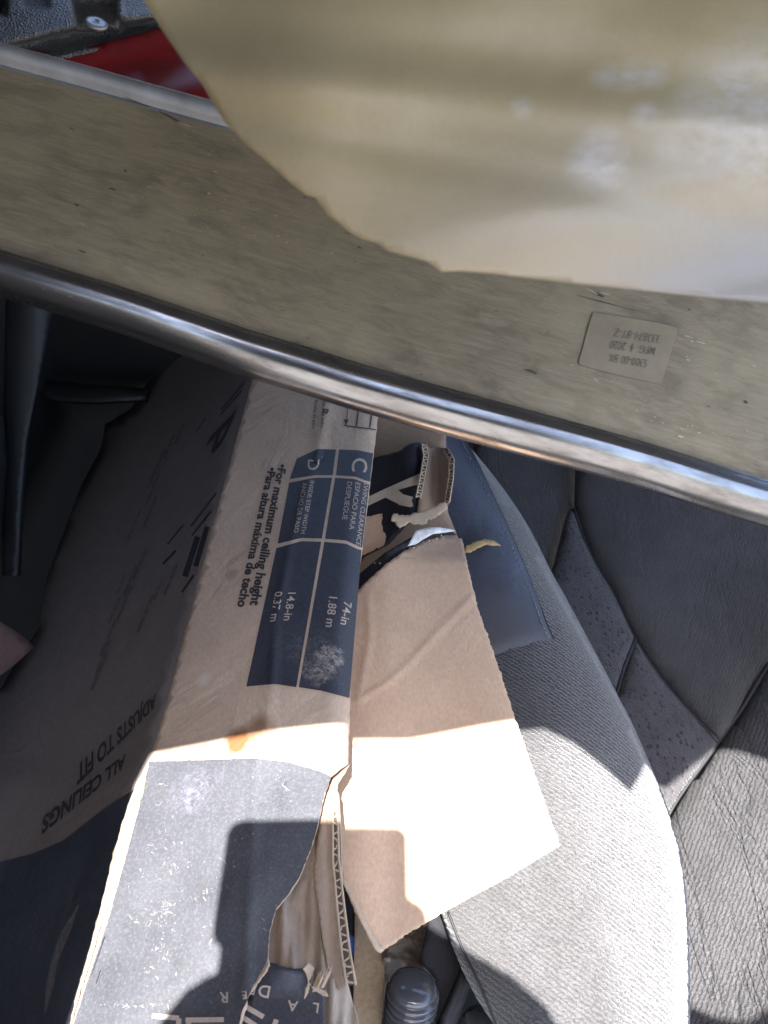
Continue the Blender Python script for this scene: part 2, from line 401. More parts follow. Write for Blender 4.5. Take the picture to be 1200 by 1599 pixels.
# scuffs in the dark ink
M_scuff = plain('scuffed_kraft', (.085, .08, .085), .8, var=.4, sc=200)
for k in range(16):
    x0 = random.uniform(20, 170); y0 = random.uniform(1330, 1540); L = random.uniform(20, 70)
    patch('scuff', [(x0, y0), (x0 + 1.2, y0), (x0 - .33 * L + .8, y0 + L), (x0 - .33 * L, y0 + L)], side, M_scuff, sp_, lift=.0016)
patch('scuff', [(122, 1412), (124, 1414), (108, 1460), (92, 1495), (84, 1540), (70, 1585), (72, 1545), (80, 1500), (96, 1455)], side, M_scuff, sp_, lift=.0016, sp=8)

# bright worn strip along the crease in the sun
patch('worn_crease', [(236, 1181), (233, 1192), (226, 1225), (206, 1290), (192, 1340), (174, 1400), (156, 1450), (139, 1510), (123, 1560), (108, 1610), (118, 1556), (134, 1505), (147, 1455), (162, 1400), (175, 1340), (190, 1290), (203, 1250), (214, 1222)], front, M_edge, fp, sp=7, lift=.0022, jit=.5)

# kraft flap folded out to the right
_flap = plane((700, 840, .88), (595, 1487, .63), (870, 1320, .70))
def flap(x, y):
    d = _flap(x, y)
    d += .012 * smooth(620, 540, x) * smooth(1300, 950, y)
    d -= .0018 * bump1(poly_dist((x, y), [(560, 1092), (600, 1070), (640, 1035), (690, 980), (735, 935)], False), 0, 4.5) * (1 if y > 0 else 0)
    d -= .002 * bump1(poly_dist((x, y), [(575, 930), (578, 1000), (560, 1085)], False), 0, 5)
    d += .010 * math.sin((x - 560) * .009 + (y - 900) * .002) * smooth(545, 620, x) - .006 * bump1(x - y * .12, 640, 60)
    d += .03 * smooth(880, 835, y) * smooth(600, 720, x)
    return d + .0012 * math.sin(x * .021) * math.sin(y * .016 + 1)
flap_poly = [(545, 935), (575, 906), (603, 880), (640, 855), (668, 842), (697, 836), (722, 841), (728, 870), (737, 910), (748, 955), (765, 1000), (790, 1075), (805, 1122), (840, 1222), (875, 1320), (800, 1366), (690, 1426), (640, 1456), (595, 1487), (588, 1482), (560, 1430), (535, 1375), (527, 1330), (520, 1280), (520, 1100)]
fl = patch('side_flap', flap_poly, flap, M_flap, cart, sp=6, thick=.004, edge_sp=3, jit=.6)
patch('cut_edge', [(534, 1368), (540, 1376), (566, 1424), (592, 1472), (601, 1483), (595, 1488), (587, 1483), (560, 1430), (535, 1377)], flap, M_edge, fl, sp=6, lift=.0015, jit=.3, thick=.001)
# dark printed back of the folded edge along the flap's top
strip_s = lambda x, y: flap(x, max(y, 870)) + .012
patch('folded_edge', [(545, 908), (565, 893), (600, 864), (645, 838), (668, 826), (692, 823), (716, 836), (697, 836), (668, 843), (640, 856), (603, 882), (575, 908), (545, 938)], strip_s, M_inkk, cart, sp=7, thick=.002, edge_sp=5)
M_film = plain('clear_tape', (.55, .58, .62), .25, var=.3, sc=120, bump_=.002)
patch('tape_scrap', [(637, 853), (645, 838), (650, 828), (668, 824), (685, 823), (703, 826), (712, 829), (694, 832), (676, 834), (662, 842), (650, 850)], lambda x, y: strip_s(x, y) - .02 + .003 * math.sin(x * .09), M_film, cart, sp=4, thick=.0003)
for k in range(9):
    x = random.uniform(575, 690); y = 880 - (x - 575) * .42 + random.uniform(-8, 8); r_ = random.uniform(.8, 2)
    patch('paint_speck', [(x + r_ * math.cos(a), y + r_ * math.sin(a)) for a in (0, 1.2, 2.5, 3.8, 5)], strip_s, M_edge, cart, sp=4, lift=.001)

# deep inner panel and the torn curled piece with part of a big letter
inner = plane((590, 640, 1.0), (720, 690, .985), (600, 900, .915))
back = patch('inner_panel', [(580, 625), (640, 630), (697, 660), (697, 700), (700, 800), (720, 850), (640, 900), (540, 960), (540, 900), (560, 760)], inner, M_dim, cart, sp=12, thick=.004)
def kfl(x, y): return inner(x, y) - .03 - .02 * bump1(x, 640, 30) + .02 * smooth(650, 672, x)
kf = patch('torn_piece', [(550, 722), (590, 714), (622, 705), (638, 694), (652, 690), (664, 694), (668, 708), (664, 740), (655, 780), (652, 808), (630, 822), (604, 850), (570, 868), (548, 905)], kfl, M_inkk, cart, sp=6, thick=.004, edge_sp=4, jit=.3)
patch('lettering', [(560, 783), (600, 764), (650, 742), (660, 738), (657, 756), (646, 758), (622, 765), (630, 772), (645, 776), (641, 790), (625, 788), (602, 777), (560, 797)], kfl, M_white, kf, sp=6, lift=.002)
patch('lettering', [(566, 808), (598, 802), (596, 822), (604, 838), (600, 852), (570, 866), (552, 880)], kfl, M_flap, kf, sp=6, lift=.002, jit=.6, edge_sp=3)
patch('lettering', [(641, 776), (646, 790), (641, 792), (622, 788)], kfl, M_edge, kf, sp=6, lift=.003)
def curl(x, y): return inner(x, y) - .052 + .035 * bump1(x, 682, 16) + .012 * smooth(740, 690, y)
patch('curled_inside', [(664, 694), (672, 700), (682, 698), (698, 700), (705, 716), (706, 740), (700, 780), (694, 792), (670, 800), (652, 812), (652, 800), (657, 770), (666, 735)], curl, M_dim, cart, sp=5, thick=.003, jit=.3)
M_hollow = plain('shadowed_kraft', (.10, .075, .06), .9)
def fluted(a_path, w_px, sf, d_off, nseg, parent, nm='fluted_edge', taper=0.0):
    """a cut edge of corrugated board: two liners and the wave between"""
    e = empty_part(nm, parent)
    L = [Vector(a_path(i / nseg)) for i in range(nseg + 1)]
    Rr = []
    for i, p in enumerate(L):
        t = (L[min(i + 1, nseg)] - L[max(i - 1, 0)]).normalized(); n = Vector((-t.y, t.x)); 
        Rr.append(p + n * (w_px * (1 + taper * i / nseg)))
    def rib(pts, wd, nm2):
        if nm2 == 'flute':
            return tube(nm2, [P(p[0], p[1], sf(p[0], p[1]) - d_off) for p in pts], .00075, M_edge, e, 5)
        return tube(nm2, [P(p[0], p[1], sf(p[0], p[1]) - d_off) for p in pts], .0010, M_edge, e, 5)
        V = []; F = []
        for p in pts:
            d = sf(p[0], p[1]) - d_off; V += [P(p[0] - wd, p[1], d), P(p[0] + wd, p[1], d), P(p[0] + wd, p[1], d + .012), P(p[0] - wd, p[1], d + .012)]
        for i in range(len(pts) - 1):
            for j in range(4): k = (j + 1) % 4; F.append([4 * i + j, 4 * i + k, 4 * i + 4 + k, 4 * i + 4 + j])
        return link(nm2, V, F, M_dim if nm2 == 'flute' else M_edge, e, False)
    rib([tuple(p) for p in L], w_px * .11, 'liner'); rib([tuple(p) for p in Rr], w_px * .11, 'liner')
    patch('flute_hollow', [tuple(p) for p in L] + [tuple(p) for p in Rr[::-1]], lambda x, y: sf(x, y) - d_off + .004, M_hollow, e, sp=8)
    wave = []
    n = nseg * 8
    for i in range(n + 1):
        t = i / n * nseg; k = min(int(t), nseg - 1); f = t - k; wob = .16 * math.sin(i * 1.7 + 3 * math.sin(i * .31))
        a = L[k] + (L[k + 1] - L[k]) * f; b = Rr[k] + (Rr[k + 1] - Rr[k]) * f
        q = a + (b - a) * max(0, min(1, .5 + .62 * math.cos(2 * math.pi * t + wob * 3))); wave.append((q.x, q.y))
    rib(wave, w_px * .09, 'flute'); return e
def empty_part(nm, parent):
    # a thin backing liner mesh carries the sub-parts
    return nm_part(nm, parent)
def nm_part(nm, parent):
    c = WORLD[parent]; o = bpy.data.objects.new(nm, None); C.objects.link(o); o.parent = parent; o.location = (0, 0, 0); WORLD[o] = c.copy(); o.empty_display_size = .02; return o
fluted(pl([(666, 692), (669, 712), (664, 742), (657, 778)]), 7, kfl, .022, 9, cart)
fluted(pl([(699, 700), (709, 716), (708, 745), (702, 785)]), 7, curl, .022, 9, cart)
patch('torn_fringe', [(610, 812), (613, 803), (622, 801), (626, 806), (640, 803), (652, 801), (662, 798), (675, 792), (690, 786), (697, 782), (699, 792), (692, 800), (680, 806), (668, 812), (661, 820), (655, 817), (646, 819), (640, 815), (633, 820), (624, 823), (618, 815)], lambda x, y: inner(x, y) - .07, M_edge, cart, sp=4, thick=.003, jit=.9, edge_sp=2.5)

# inner liner folds and the corrugated edge below the tear
def liner_s(x, y): return front_base(530, y) + .022 + .004 * math.sin((x - y * .16) * .11) + .0015 * math.sin(x * .3 + y * .02)
M_liner = kraft('crumpled_liner', (.42, .35, .29), crease=2)
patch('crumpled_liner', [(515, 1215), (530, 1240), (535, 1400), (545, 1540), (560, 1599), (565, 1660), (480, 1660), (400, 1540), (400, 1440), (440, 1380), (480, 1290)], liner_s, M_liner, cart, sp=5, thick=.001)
def tongue(x, y): return front_base(535, y) + .012 + .006 * smooth(500, 525, x)
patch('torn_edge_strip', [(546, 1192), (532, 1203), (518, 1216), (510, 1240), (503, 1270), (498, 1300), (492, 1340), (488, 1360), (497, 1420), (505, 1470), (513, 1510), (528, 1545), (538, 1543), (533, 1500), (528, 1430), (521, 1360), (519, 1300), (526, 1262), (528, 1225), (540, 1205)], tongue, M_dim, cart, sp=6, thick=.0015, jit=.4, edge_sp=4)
fluted(pl([(520, 1268), (520, 1340), (526, 1410), (534, 1490), (542, 1540)]), -7.5, tongue, .004, 11, cart, taper=.9)
# lower torn piece carrying the ladder lettering
def low_t(x, y): return front_base(x, y) + .010 - .012 * smooth(1560, 1500, y) * bump1(x, 450, 40)
lt = patch('torn_piece', [(345, 1660), (372, 1590), (400, 1536), (418, 1502), (432, 1509), (446, 1514), (462, 1517), (476, 1514), (482, 1504), (490, 1510), (487, 1524), (486, 1538), (504, 1542), (506, 1600), (506, 1660)], low_t, M_ink, cart, sp=7, thick=.0035, jit=.4, edge_sp=4)
patch('torn_fringe', [(474, 1513), (480, 1504), (487, 1505), (491, 1512), (488, 1524), (483, 1530), (486, 1538), (482, 1550), (475, 1560), (477, 1545), (481, 1534), (479, 1522)], lambda x, y: low_t(x, y) - .004, M_edge, cart, sp=4, thick=.002, jit=.7, edge_sp=2.5)
for k in range(7):
    x0 = 489 + k * 2.6; y0 = 1549 - k * 1.2; x1 = 500 + k * 3.4; y1 = 1512 - k * 1.5 + random.uniform(-5, 5)
    patch('torn_fringe', [(x0 - 1.3, y0), (x0 + 1.5, y0 + 1), ((x0 + x1) / 2 + 2.6, (y0 + y1) / 2), (x1 + 1, y1), ((x0 + x1) / 2 - .6, (y0 + y1) / 2 - 2)], lambda x, y, k=k: low_t(x, y) - .006 - .002 * (k % 3), M_edge, cart, sp=4, thick=.001, jit=.5, edge_sp=3)
patch('torn_fringe', [(486, 1540), (498, 1542), (510, 1548), (514, 1556), (504, 1553), (494, 1549)], lambda x, y: low_t(x, y) - .010, M_edge, cart, sp=4, thick=.001, jit=.6, edge_sp=3)
patch('torn_fringe', [(396, 1538), (404, 1526), (414, 1510), (420, 1500), (421, 1508), (416, 1518), (407, 1530), (398, 1544), (388, 1556)], lambda x, y: low_t(x, y) - .016, M_edge, cart, sp=4, thick=.001, jit=.6, edge_sp=2.5)
def lw(s, o, a, sz): 
    a = rad(a); text(s, o, (math.cos(a), math.sin(a)), (-math.sin(a) * -1, math.cos(a)) if False else (-math.sin(a + math.pi) , math.cos(a + math.pi) * -1) if False else (math.sin(a), -math.cos(a)), low_t, M_white, lt, (sz, sz), lift=.002, bold=.014)
lw('D', (402, 1541), 196, 20); lw('D', (425, 1541), 192, 27); lw('A', (466, 1564), 187, 23); lw('L', (500, 1567), 187, 22)
for a, b, wd in [((384, 1572), (412, 1588), 8), ((376, 1586), (400, 1602), 8), ((432, 1592), (426, 1610), 8)]: line(a, b, wd, M_white, low_t, lt, 'lettering', .002)
# hidden rest of the carton: its back and far side, so it has its real thickness
def slab(pts, mat, nm, parent=None, kind=None):
    n = len(pts) // 2; F = [list(range(n)), list(range(n, 2 * n))[::-1]] + [[i, (i + 1) % n, n + (i + 1) % n, n + i] for i in range(n)]
    return link(nm, pts, F, mat, parent, False, kind=kind)

# ------------------------------------------------------------------ metal beam across the view
top_px = [(-260, 4), (-100, 46), (0, 73), (105, 101), (200, 128), (300, 155), (360, 171), (500, 211), (800, 300), (1200, 424), (1450, 502)]
bot_px = [(-260, 385), (-100, 430), (0, 459), (100, 490), (200, 521), (300, 556), (400, 592), (500, 622), (590, 650), (780, 702), (1000, 760), (1200, 822), (1450, 895)]
def beam_mat():
    s = NT('weathered_aluminium')
    grain = s.noise(5, 6, .7, s.coord((.5, 7, 1), out='UV')); fine = s.noise(22, 5, .75, s.coord((.6, 5, 1), out='UV')); blot = s.noise(3.2, 5, .6, s.coord((1, 2.6, 1), out='UV'), .6)
    c = s.mix(s.ramp(grain, [(.32, 0), (.68, 1)]), (.185, .155, .105), (.275, .235, .165))
    c = s.mix(s.ramp(blot, [(.47, 0), (.66, .75)]), c, (.135, .115, .085))
    c = s.mix(s.ramp(s.noise(1.1, 3, .5, s.coord(out='UV')), [(.4, 0), (.65, .55)]), c, (.32, .275, .185))
    c = s.mix(s.ramp(fine, [(.3, .28), (.5, 0), (.72, .2)]), c, (.17, .145, .105))
    reg = s.ramp(s.noise(1.6, 2, .5, s.coord(out='UV')), [(.45, 0), (.62, 1)])
    chip = s.noise(9, 8, .8, s.coord((.8, 3.2, 1), out='UV'), .6)
    cm = s.math('MULTIPLY', s.ramp(chip, [(.63, 0), (.66, .7)]), reg)
    c = s.mix(s.math('MULTIPLY', cm, .85), c, (.62, .54, .40))
    dk = s.noise(11, 6, .75, s.coord((.6, 2.4, 1), (0, 0, .1), out='UV'), .5)
    c = s.mix(s.ramp(dk, [(.63, 0), (.69, .6)]), c, (.06, .05, .035))
    nn = s.bump(fine, .0005, .5, s.bump(chip, .0008, .5))
    rg = s.ramp(blot, [(.3, .48), (.7, .68)])
    return s.done(c, rg, .3, nn, .4)
def nose_mat():
    s = NT('polished_aluminium'); fine = s.noise(16, 5, .7, s.coord((.25, 8, 1), out='UV')); blot = s.noise(4, 6, .65, s.coord((.6, 3, 1), out='UV'))
    c = s.mix(s.ramp(blot, [(.4, 0), (.7, 1)]), (.28, .285, .30), (.15, .145, .145))
    chip = s.noise(14, 8, .8, s.coord((.8, 4, 1), out='UV'), .6)
    c = s.mix(s.ramp(chip, [(.64, 0), (.67, .85)]), c, (.09, .075, .055))
    rg = s.ramp(blot, [(.4, .17), (.75, .34)])
    return s.done(c, rg, .95, s.bump(fine, .00012, .3))
beam = empty('metal_beam', P(1000, 600, .55), 'long weathered aluminium beam lying diagonally across the opening, with rounded shiny lower edge', 'beam')
# profile: (fraction of the width, height over the web in m)
prof = [(.05, -.016), (.01, -.013), (-.002, -.006), (.004, .0), (.02, .0045), (.042, .0055), (.064, .004), (.08, .0005), (.088, -.0006), (.10, .0), (.2, .0), (.5, 0), (.68, 0), (.74, -.0008), (.775, -.0012), (.797, -.0002), (.818, .0028), (.842, .0046), (.866, .0042), (.890, .0026), (.916, -.0010), (.940, -.0070), (.952, -.0150), (.945, -.024), (.92, -.029), (.8, -.028), (.5, -.022)]
prof_s = spline(prof, 5, closed=True)
def beam_frame(x):
    t = interp(top_px, x, 0); b = interp(bot_px, x, 0)
    dt = .46 + (x / 1200) * .09; db = .455 + (x / 1200) * .085
    return P(x + 30, t, dt), P(x - 25, b, db)
N_ALONG = 90; frames = []
xs_ = [-260 + 1710 * i / N_ALONG for i in range(N_ALONG + 1)]
sp_top = spline(top_px, 8); sp_bot = spline(bot_px, 8)
top_px, bot_px = sp_top, [(x, y + 7) for x, y in sp_bot]
for x in xs_: frames.append(beam_frame(x))
def bpt(fr, a, b, nrm):
    T, B = fr; return T + (B - T) * a + nrm * b
def strip_part(nm, i0, i1, mat, parent):
    idx = list(range(i0, i1 + 1)); V = []; F = []; U = []; s_al = 0
    for k, fr in enumerate(frames):
        nx = frames[min(k + 1, N_ALONG)][0] - frames[max(k - 1, 0)][0]
        nrm = nx.cross(fr[1] - fr[0]).normalized()
        if nrm.dot(CAM - fr[0]) < 0: nrm = -nrm
        if k: s_al += (fr[0] - frames[k - 1][0]).length
        for j in idx:
            a, b = prof_s[j % len(prof_s)]; V.append(bpt(fr, a, b, nrm)); U.append((s_al * 10, a * 1.7))
    n = len(idx)
    for k in range(N_ALONG):
        for j in range(n - 1): F.append([k * n + j, k * n + j + 1, (k + 1) * n + j + 1, (k + 1) * n + j])
    return link(nm, V, F, mat, parent, True, uv=U)
M_beam, M_nose = beam_mat(), nose_mat()
M_flange = plain('dull_aluminium', (.26, .27, .29), .5, .45, var=.2, sc=50, bump_=.0004)
# index of profile points * 5
strip_part('upper_rim', 0, 9 * 5, M_flange, beam)
web = strip_part('web', 9 * 5, 15 * 5, M_beam, beam)
strip_part('rounded_edge', 15 * 5, 24 * 5, M_nose, beam)
strip_part('back_face', 24 * 5, 27 * 5, M_flange, beam)
# web surface in picture coordinates for the data plate
def web_depth(x, y):
    o = CAM; dirv = (P(x, y, 1) - CAM)
    k = min(max(int((x + 260) / 1710 * N_ALONG), 1), N_ALONG - 1); T, B = frames[k]; T2, B2 = frames[k + 1]
    n = (T2 - T).cross(B - T); return (T - o).dot(n) / dirv.dot(n)
M_label = NT('foil_label'); _c = M_label.mix(M_label.ramp(M_label.noise(40, 5, .6), [(.3, 0), (.7, 1)]), (.215, .18, .125), (.29, .245, .17)); M_label = M_label.done(_c, .5, .35)
M_fleck = plain('bare_metal_fleck', (.42, .37, .28), .4, .3, sc=200); M_smudge = plain('dark_scratch', (.05, .042, .032), .6, sc=200)
def flecks(nm, mat, spots, lift, kind='stuff'):
    V = []; F = []
    for x, y, L, wd in spots:
        k = 7; b0 = len(V); th = .30 + random.gauss(0, .12); cx, sx = math.cos(th), math.sin(th)
        for i in range(k):
            a = 2 * math.pi * i / k; q = random.uniform(.6, 1.15); u_ = L * math.cos(a) * q; v_ = wd * math.sin(a) * q
            X, Y = x + u_ * cx - v_ * sx, y + u_ * sx + v_ * cx; V.append(P(X, Y, web_depth(X, Y) - lift))
        F.append([b0 + i for i in range(k)][::-1])
    return link(nm, V, F, mat, beam, False, kind=kind)
rg_ = random.Random(5); sp1 = []
for cx, cy, n_, sx_, sy_ in [(330, 250, 26, 35, 24), (370, 355, 14, 40, 10), (480, 360, 10, 40, 14), (1020, 515, 12, 60, 8), (1120, 560, 12, 60, 35), (1080, 530, 10, 40, 8), (850, 490, 6, 60, 10), (940, 590, 10, 50, 8), (1060, 665, 14, 60, 7), (700, 470, 5, 60, 20)]:
    for _ in range(n_):
        x, y = rg_.gauss(cx, sx_), rg_.gauss(cy, sy_)
        big = rg_.random() ** 4; sp1.append((x, y + (x - cx) * .3, 0.8 + 5 * big * rg_.random(), .45 + .7 * big))
sp1 += [(1028, 505, 7, 1.4), (1045, 512, 9, 1.6), (1076, 526, 8, 1.3), (1095, 535, 9, 1.3), (925, 455, 13, 1.2), (945, 458, 9, 1.2), (1063, 682, 6, 2), (327, 302, 3, 1.8), (290, 195, 14, .8), (400, 228, 6, 1.2)]
flecks('bare_metal_flecks', M_fleck, [q for q in sp1 if q[1] < interp(bot_px, q[0], 0) - 85], .0006)
sp2 = [(935, 460, 12, 2), (830, 580, 14, 2.4), (1077, 483, 3, 1.6), (1165, 628, 4, 3), (127, 392, 7, 1.4), (175, 295, 7, 1.5), (120, 320, 5, 2), (215, 160, 32, 1.1), (265, 182, 30, 1.3), (160, 136, 22, 1.0), (955, 475, 60, .8)]
for _ in range(10): x = rg_.uniform(0, 1200); y = 260 + x * .3 + rg_.uniform(-110, 130); sp2.append((x, y, rg_.uniform(1, 6), rg_.uniform(.6, 1.4)))
flecks('dark_scratches', M_smudge, [q for q in sp2 if q[1] < interp(bot_px, q[0], 0) - 85], .0005)
M_lrim = plain('label_rim_dirt', (.15, .125, .085), .7)
M_lprint = plain('faded_print', (.135, .118, .09), .7, sc=400, var=.5)
lab = spline([(933, 489), (980, 496), (1050, 509), (1058, 518), (1052, 540), (1036, 590), (1030, 598), (985, 590), (915, 572), (905, 565), (910, 545), (924, 495)], 4, closed=True)
lp = patch('rating_label', [(p[0] + (p[0] - 981) * .007, p[1] + (p[1] - 544) * .010) for p in lab], web_depth, M_lrim, beam, sp=12, lift=.0007)
lq = patch('label_face', lab, web_depth, M_label, lp, sp=12, lift=.0012)
ud, vd = VD(-1, -.16), VD(-.27, 1)
text('333874-8T-Z', (1034, 524), ud, vd, web_depth, M_lprint, lp, (19, 19), wid=.72, lift=.0018)
text('MFG  4  2020', (1026, 543), ud, vd, web_depth, M_lprint, lp, (18, 18), wid=.72, lift=.0018, bold=.01)
text('5300-00 BK', (1014, 562), ud, vd, web_depth, M_lprint, lp, (18, 18), wid=.72, lift=.0018)

# ------------------------------------------------------------------ paper sheet close to the camera
def paper_mat():
    s = NT('kraft_paper'); n1 = s.noise(30, 5, .6); fine = s.noise(500, 3, .7)
    c = s.mix(s.ramp(n1, [(.3, 0), (.7, 1)]), (.40, .305, .155), (.48, .37, .195))
    c = s.mix(s.ramp(s.noise(8, 3, .5), [(.35, 0), (.7, .7)]), c, (.40, .325, .185))
    c = s.mix(s.ramp(fine, [(.4, 0), (.8, .15)]), c, (.2, .17, .11))
    far = s.spot(tuple(P(1180, 445, .27)), .088, .85, .12, 12, squash=(.55, 1, 1.3))  # sky reflection at the lower right, painted as a grey tint
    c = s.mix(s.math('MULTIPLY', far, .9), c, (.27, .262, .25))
    glare = None
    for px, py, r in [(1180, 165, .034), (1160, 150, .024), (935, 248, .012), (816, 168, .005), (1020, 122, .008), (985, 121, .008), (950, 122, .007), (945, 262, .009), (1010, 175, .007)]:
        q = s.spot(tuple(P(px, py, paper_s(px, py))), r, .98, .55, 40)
        glare = q if glare is None else s.math('MAXIMUM', glare, q)
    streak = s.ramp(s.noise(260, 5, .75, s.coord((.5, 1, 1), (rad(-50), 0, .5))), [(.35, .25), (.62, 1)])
    m2 = s.math('MULTIPLY', glare, streak)
    c = s.mix(s.math('MULTIPLY', m2, .5), c, (.72, .72, .74))  # glare on the sheet, painted pale into the colour
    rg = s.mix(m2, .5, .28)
    return s.done(c, rg, 0, s.bump(s.noise(60, 4, .6), .002, .3), .6, Coat_Weight=.3, Coat_Roughness=.45)
def paper_s(x, y):
    d = .252 + .00002 * (600 - x)
    d += .0022 * bump1(y - (x - 600) * .12, 70, 50) - .003 * bump1(y - (x - 600) * .10, 135, 40) + .0015 * bump1(y - (x - 600) * .2, 230, 30)
    d += .003 * math.sin(x * .009 + .5) * math.sin(y * .013)
    e = y - (372 - (x - 760) * .22)          # below this fold the sheet leans back and catches the sky
    d += .018 * smooth(-40, 170, e) * smooth(450, 1000, x)
    d += .012 * smooth(520, 250, x)
    return d
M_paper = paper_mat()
edge = [(196, -60), (225, 0), (250, 42), (268, 68), (290, 100), (315, 130), (333, 162), (352, 192), (386, 226), (415, 250), (452, 284), (478, 304), (492, 308), (512, 335), (545, 360), (566, 372), (590, 379), (606, 391), (640, 400), (668, 408), (690, 424), (720, 423), (765, 427), (850, 437), (935, 447), (1020, 455), (1100, 463), (1200, 472), (1290, 478)]
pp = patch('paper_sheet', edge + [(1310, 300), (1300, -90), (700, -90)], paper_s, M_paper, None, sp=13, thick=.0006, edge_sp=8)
tag(pp, 'large creased tan paper sheet hanging closest to the camera, above the metal beam', 'paper sheet')

# ------------------------------------------------------------------ seat
def velour(name, col, pattern=None, wrinkle=0.0, rot=.45, amp=1.0, spots=(), sheen=.15):
    s = NT(name); mott = s.noise(30, 4, .6); fz = s.noise(420, 4, .8)
    c = s.mix(s.ramp(mott, [(.3, 0), (.7, 1)]), tuple(q * .82 for q in col), tuple(q * 1.15 for q in col))
    kn = s.noise(560, 2, .6, s.coord((.42, 1.25, .6), (rad(-50), 0, rot)), .3)
    c = s.mix(s.ramp(kn, [(.34, .55 * amp), (.54, 0)]), c, tuple(q * .30 for q in col))
    c = s.mix(s.ramp(fz, [(.35, .0), (.7, .45)]), c, tuple(q * .5 for q in col))
    c = s.mix(s.ramp(s.noise(150, 2, .5), [(.80, 0), (.815, .6)]), c, (.6, .58, .55))
    wv_ = s.n('TexWave'); wv_.inputs['Scale'].default_value = 100; wv_.inputs['Distortion'].default_value = 4.5; wv_.inputs['Detail'].default_value = 3; wv_.inputs['Detail Scale'].default_value = 2.5; wv_.bands_direction = 'Y'
    s.l(s.coord((1, 1, .3), (rad(-50), 0, rot)), wv_.inputs['Vector'])
    row = s.math('MULTIPLY', s.ramp(wv_.outputs['Fac'], [(.15, 1), (.5, 0)]), s.ramp(fz, [(.35, .2), (.55, 1)]))
    c = s.mix(s.math('MULTIPLY', row, .6 * amp), c, tuple(q * .35 for q in col))
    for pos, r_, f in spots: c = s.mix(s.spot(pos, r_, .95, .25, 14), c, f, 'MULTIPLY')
    nrm = s.bump(s.math('SUBTRACT', kn, s.math('MULTIPLY', row, .6)), .0016, .9)
    if pattern == 'dots':
        v = s.n('TexVoronoi'); v.inputs['Scale'].default_value = 150; s.l(s.coord((1, .7, .7), (rad(-50), 0, .7)), v.inputs['Vector'])
        m = s.ramp(v.outputs['Distance'], [(.20, 1), (.38, 0)]); m = s.math('MULTIPLY', m, s.ramp(s.noise(60, 2), [(.35, .3), (.55, 1)]))
        c = s.mix(s.math('MULTIPLY', m, .75), c, tuple(q * .2 for q in col)); nrm = s.bump(s.math('SUBTRACT', 1.0, m), .0012, .6, nrm)
    if wrinkle:
        wv = s.noise(13, 4, .6, s.coord((2.2, .38, .6), (rad(-50), 0, -.45)), .7)
        r = s.ramp(wv, [(.46, 1), (.5, 0), (.54, 1)]); nrm = s.bump(r, .0035 * wrinkle, .8, nrm)
        nrm = s.bump(s.noise(12, 3), .008 * wrinkle, .6, nrm)
    return s.done(c, .9, 0, nrm, .2, Sheen_Weight=sheen, Sheen_Roughness=.4)
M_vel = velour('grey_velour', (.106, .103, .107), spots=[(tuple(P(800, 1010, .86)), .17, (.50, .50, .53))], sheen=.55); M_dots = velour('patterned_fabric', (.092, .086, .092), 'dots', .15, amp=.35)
M_cush = velour('wrinkled_fabric', (.108, .105, .112), None, .5, rot=-.9); M_back = velour('dark_fabric', (.090, .086, .088), None, .25, rot=-.9, amp=.5)
def leather():
    s = NT('dark_leather'); gr = s.noise(260, 5, .7); big = s.noise(16, 4, .55)
    c = s.mix(s.ramp(big, [(.35, 0), (.65, 1)]), (.030, .033, .048), (.048, .053, .078))
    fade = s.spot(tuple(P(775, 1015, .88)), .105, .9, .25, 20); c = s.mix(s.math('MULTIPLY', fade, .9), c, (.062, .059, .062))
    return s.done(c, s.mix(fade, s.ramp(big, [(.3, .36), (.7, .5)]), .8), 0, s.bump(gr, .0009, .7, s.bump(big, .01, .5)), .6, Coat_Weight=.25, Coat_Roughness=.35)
M_leath = leather(); M_thread = plain('thread', (.22, .22, .25), .7); M_black = plain('black_piping', (.02, .02, .023), .6)
seat = empty('car_seat', P(950, 1500, .75), 'grey fabric car seat with rounded side bolster and dark leather patch, right of the carton', 'car seat')
R_px = spline([(700, 640), (722, 682), (765, 735), (800, 782), (830, 830), (860, 890), (885, 935), (935, 1028), (962, 1080), (988, 1130), (1012, 1185), (1032, 1232), (1050, 1285), (1062, 1330), (1072, 1400), (1077, 1500), (1078, 1599), (1076, 1680)], 4)
L_px = [(560, 640), (600, 1000), (640, 1300), (688, 1425), (704, 1470), (722, 1515), (745, 1560), (775, 1605), (800, 1680)]
_bol = plane((700, 700, 1.05), (800, 1500, .70), (1050, 1400, .72))
def bol(x, y):
    L = interp(L_px, y); R = interp(R_px, y); u = (x - L) / (R - L)
    d = _bol(x, y); k = max(0, (u - .55) / .452)
    d += .075 * (1 - math.sqrt(max(0, 1 - min(1, k) ** 2)))
    k2 = max(0, (.25 - u) / .25); d += .03 * k2 * k2
    d += .004 * bump1(poly_dist((x, y), [(690, 1035), (775, 1022), (862, 998)], False), 0, 9)
    return d
bol_poly = L_px + [(p[0], p[1]) for p in R_px[::-1]]
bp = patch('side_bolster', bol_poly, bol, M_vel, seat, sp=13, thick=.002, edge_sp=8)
st_px = spline([(725, 680), (735, 700), (757, 745), (785, 805), (812, 865), (838, 930), (855, 975), (866, 998)], 4)
lea_poly = [(640, 630), (690, 640)] + st_px + [(830, 1005), (775, 1022), (700, 1030), (600, 1030), (600, 800)]
lpn = patch('leather_patch', lea_poly, lambda x, y: bol(x, y) - .0020 * smooth(1000, 900, y) - .0010, M_leath, seat, sp=10, puff=(.0004, 4))
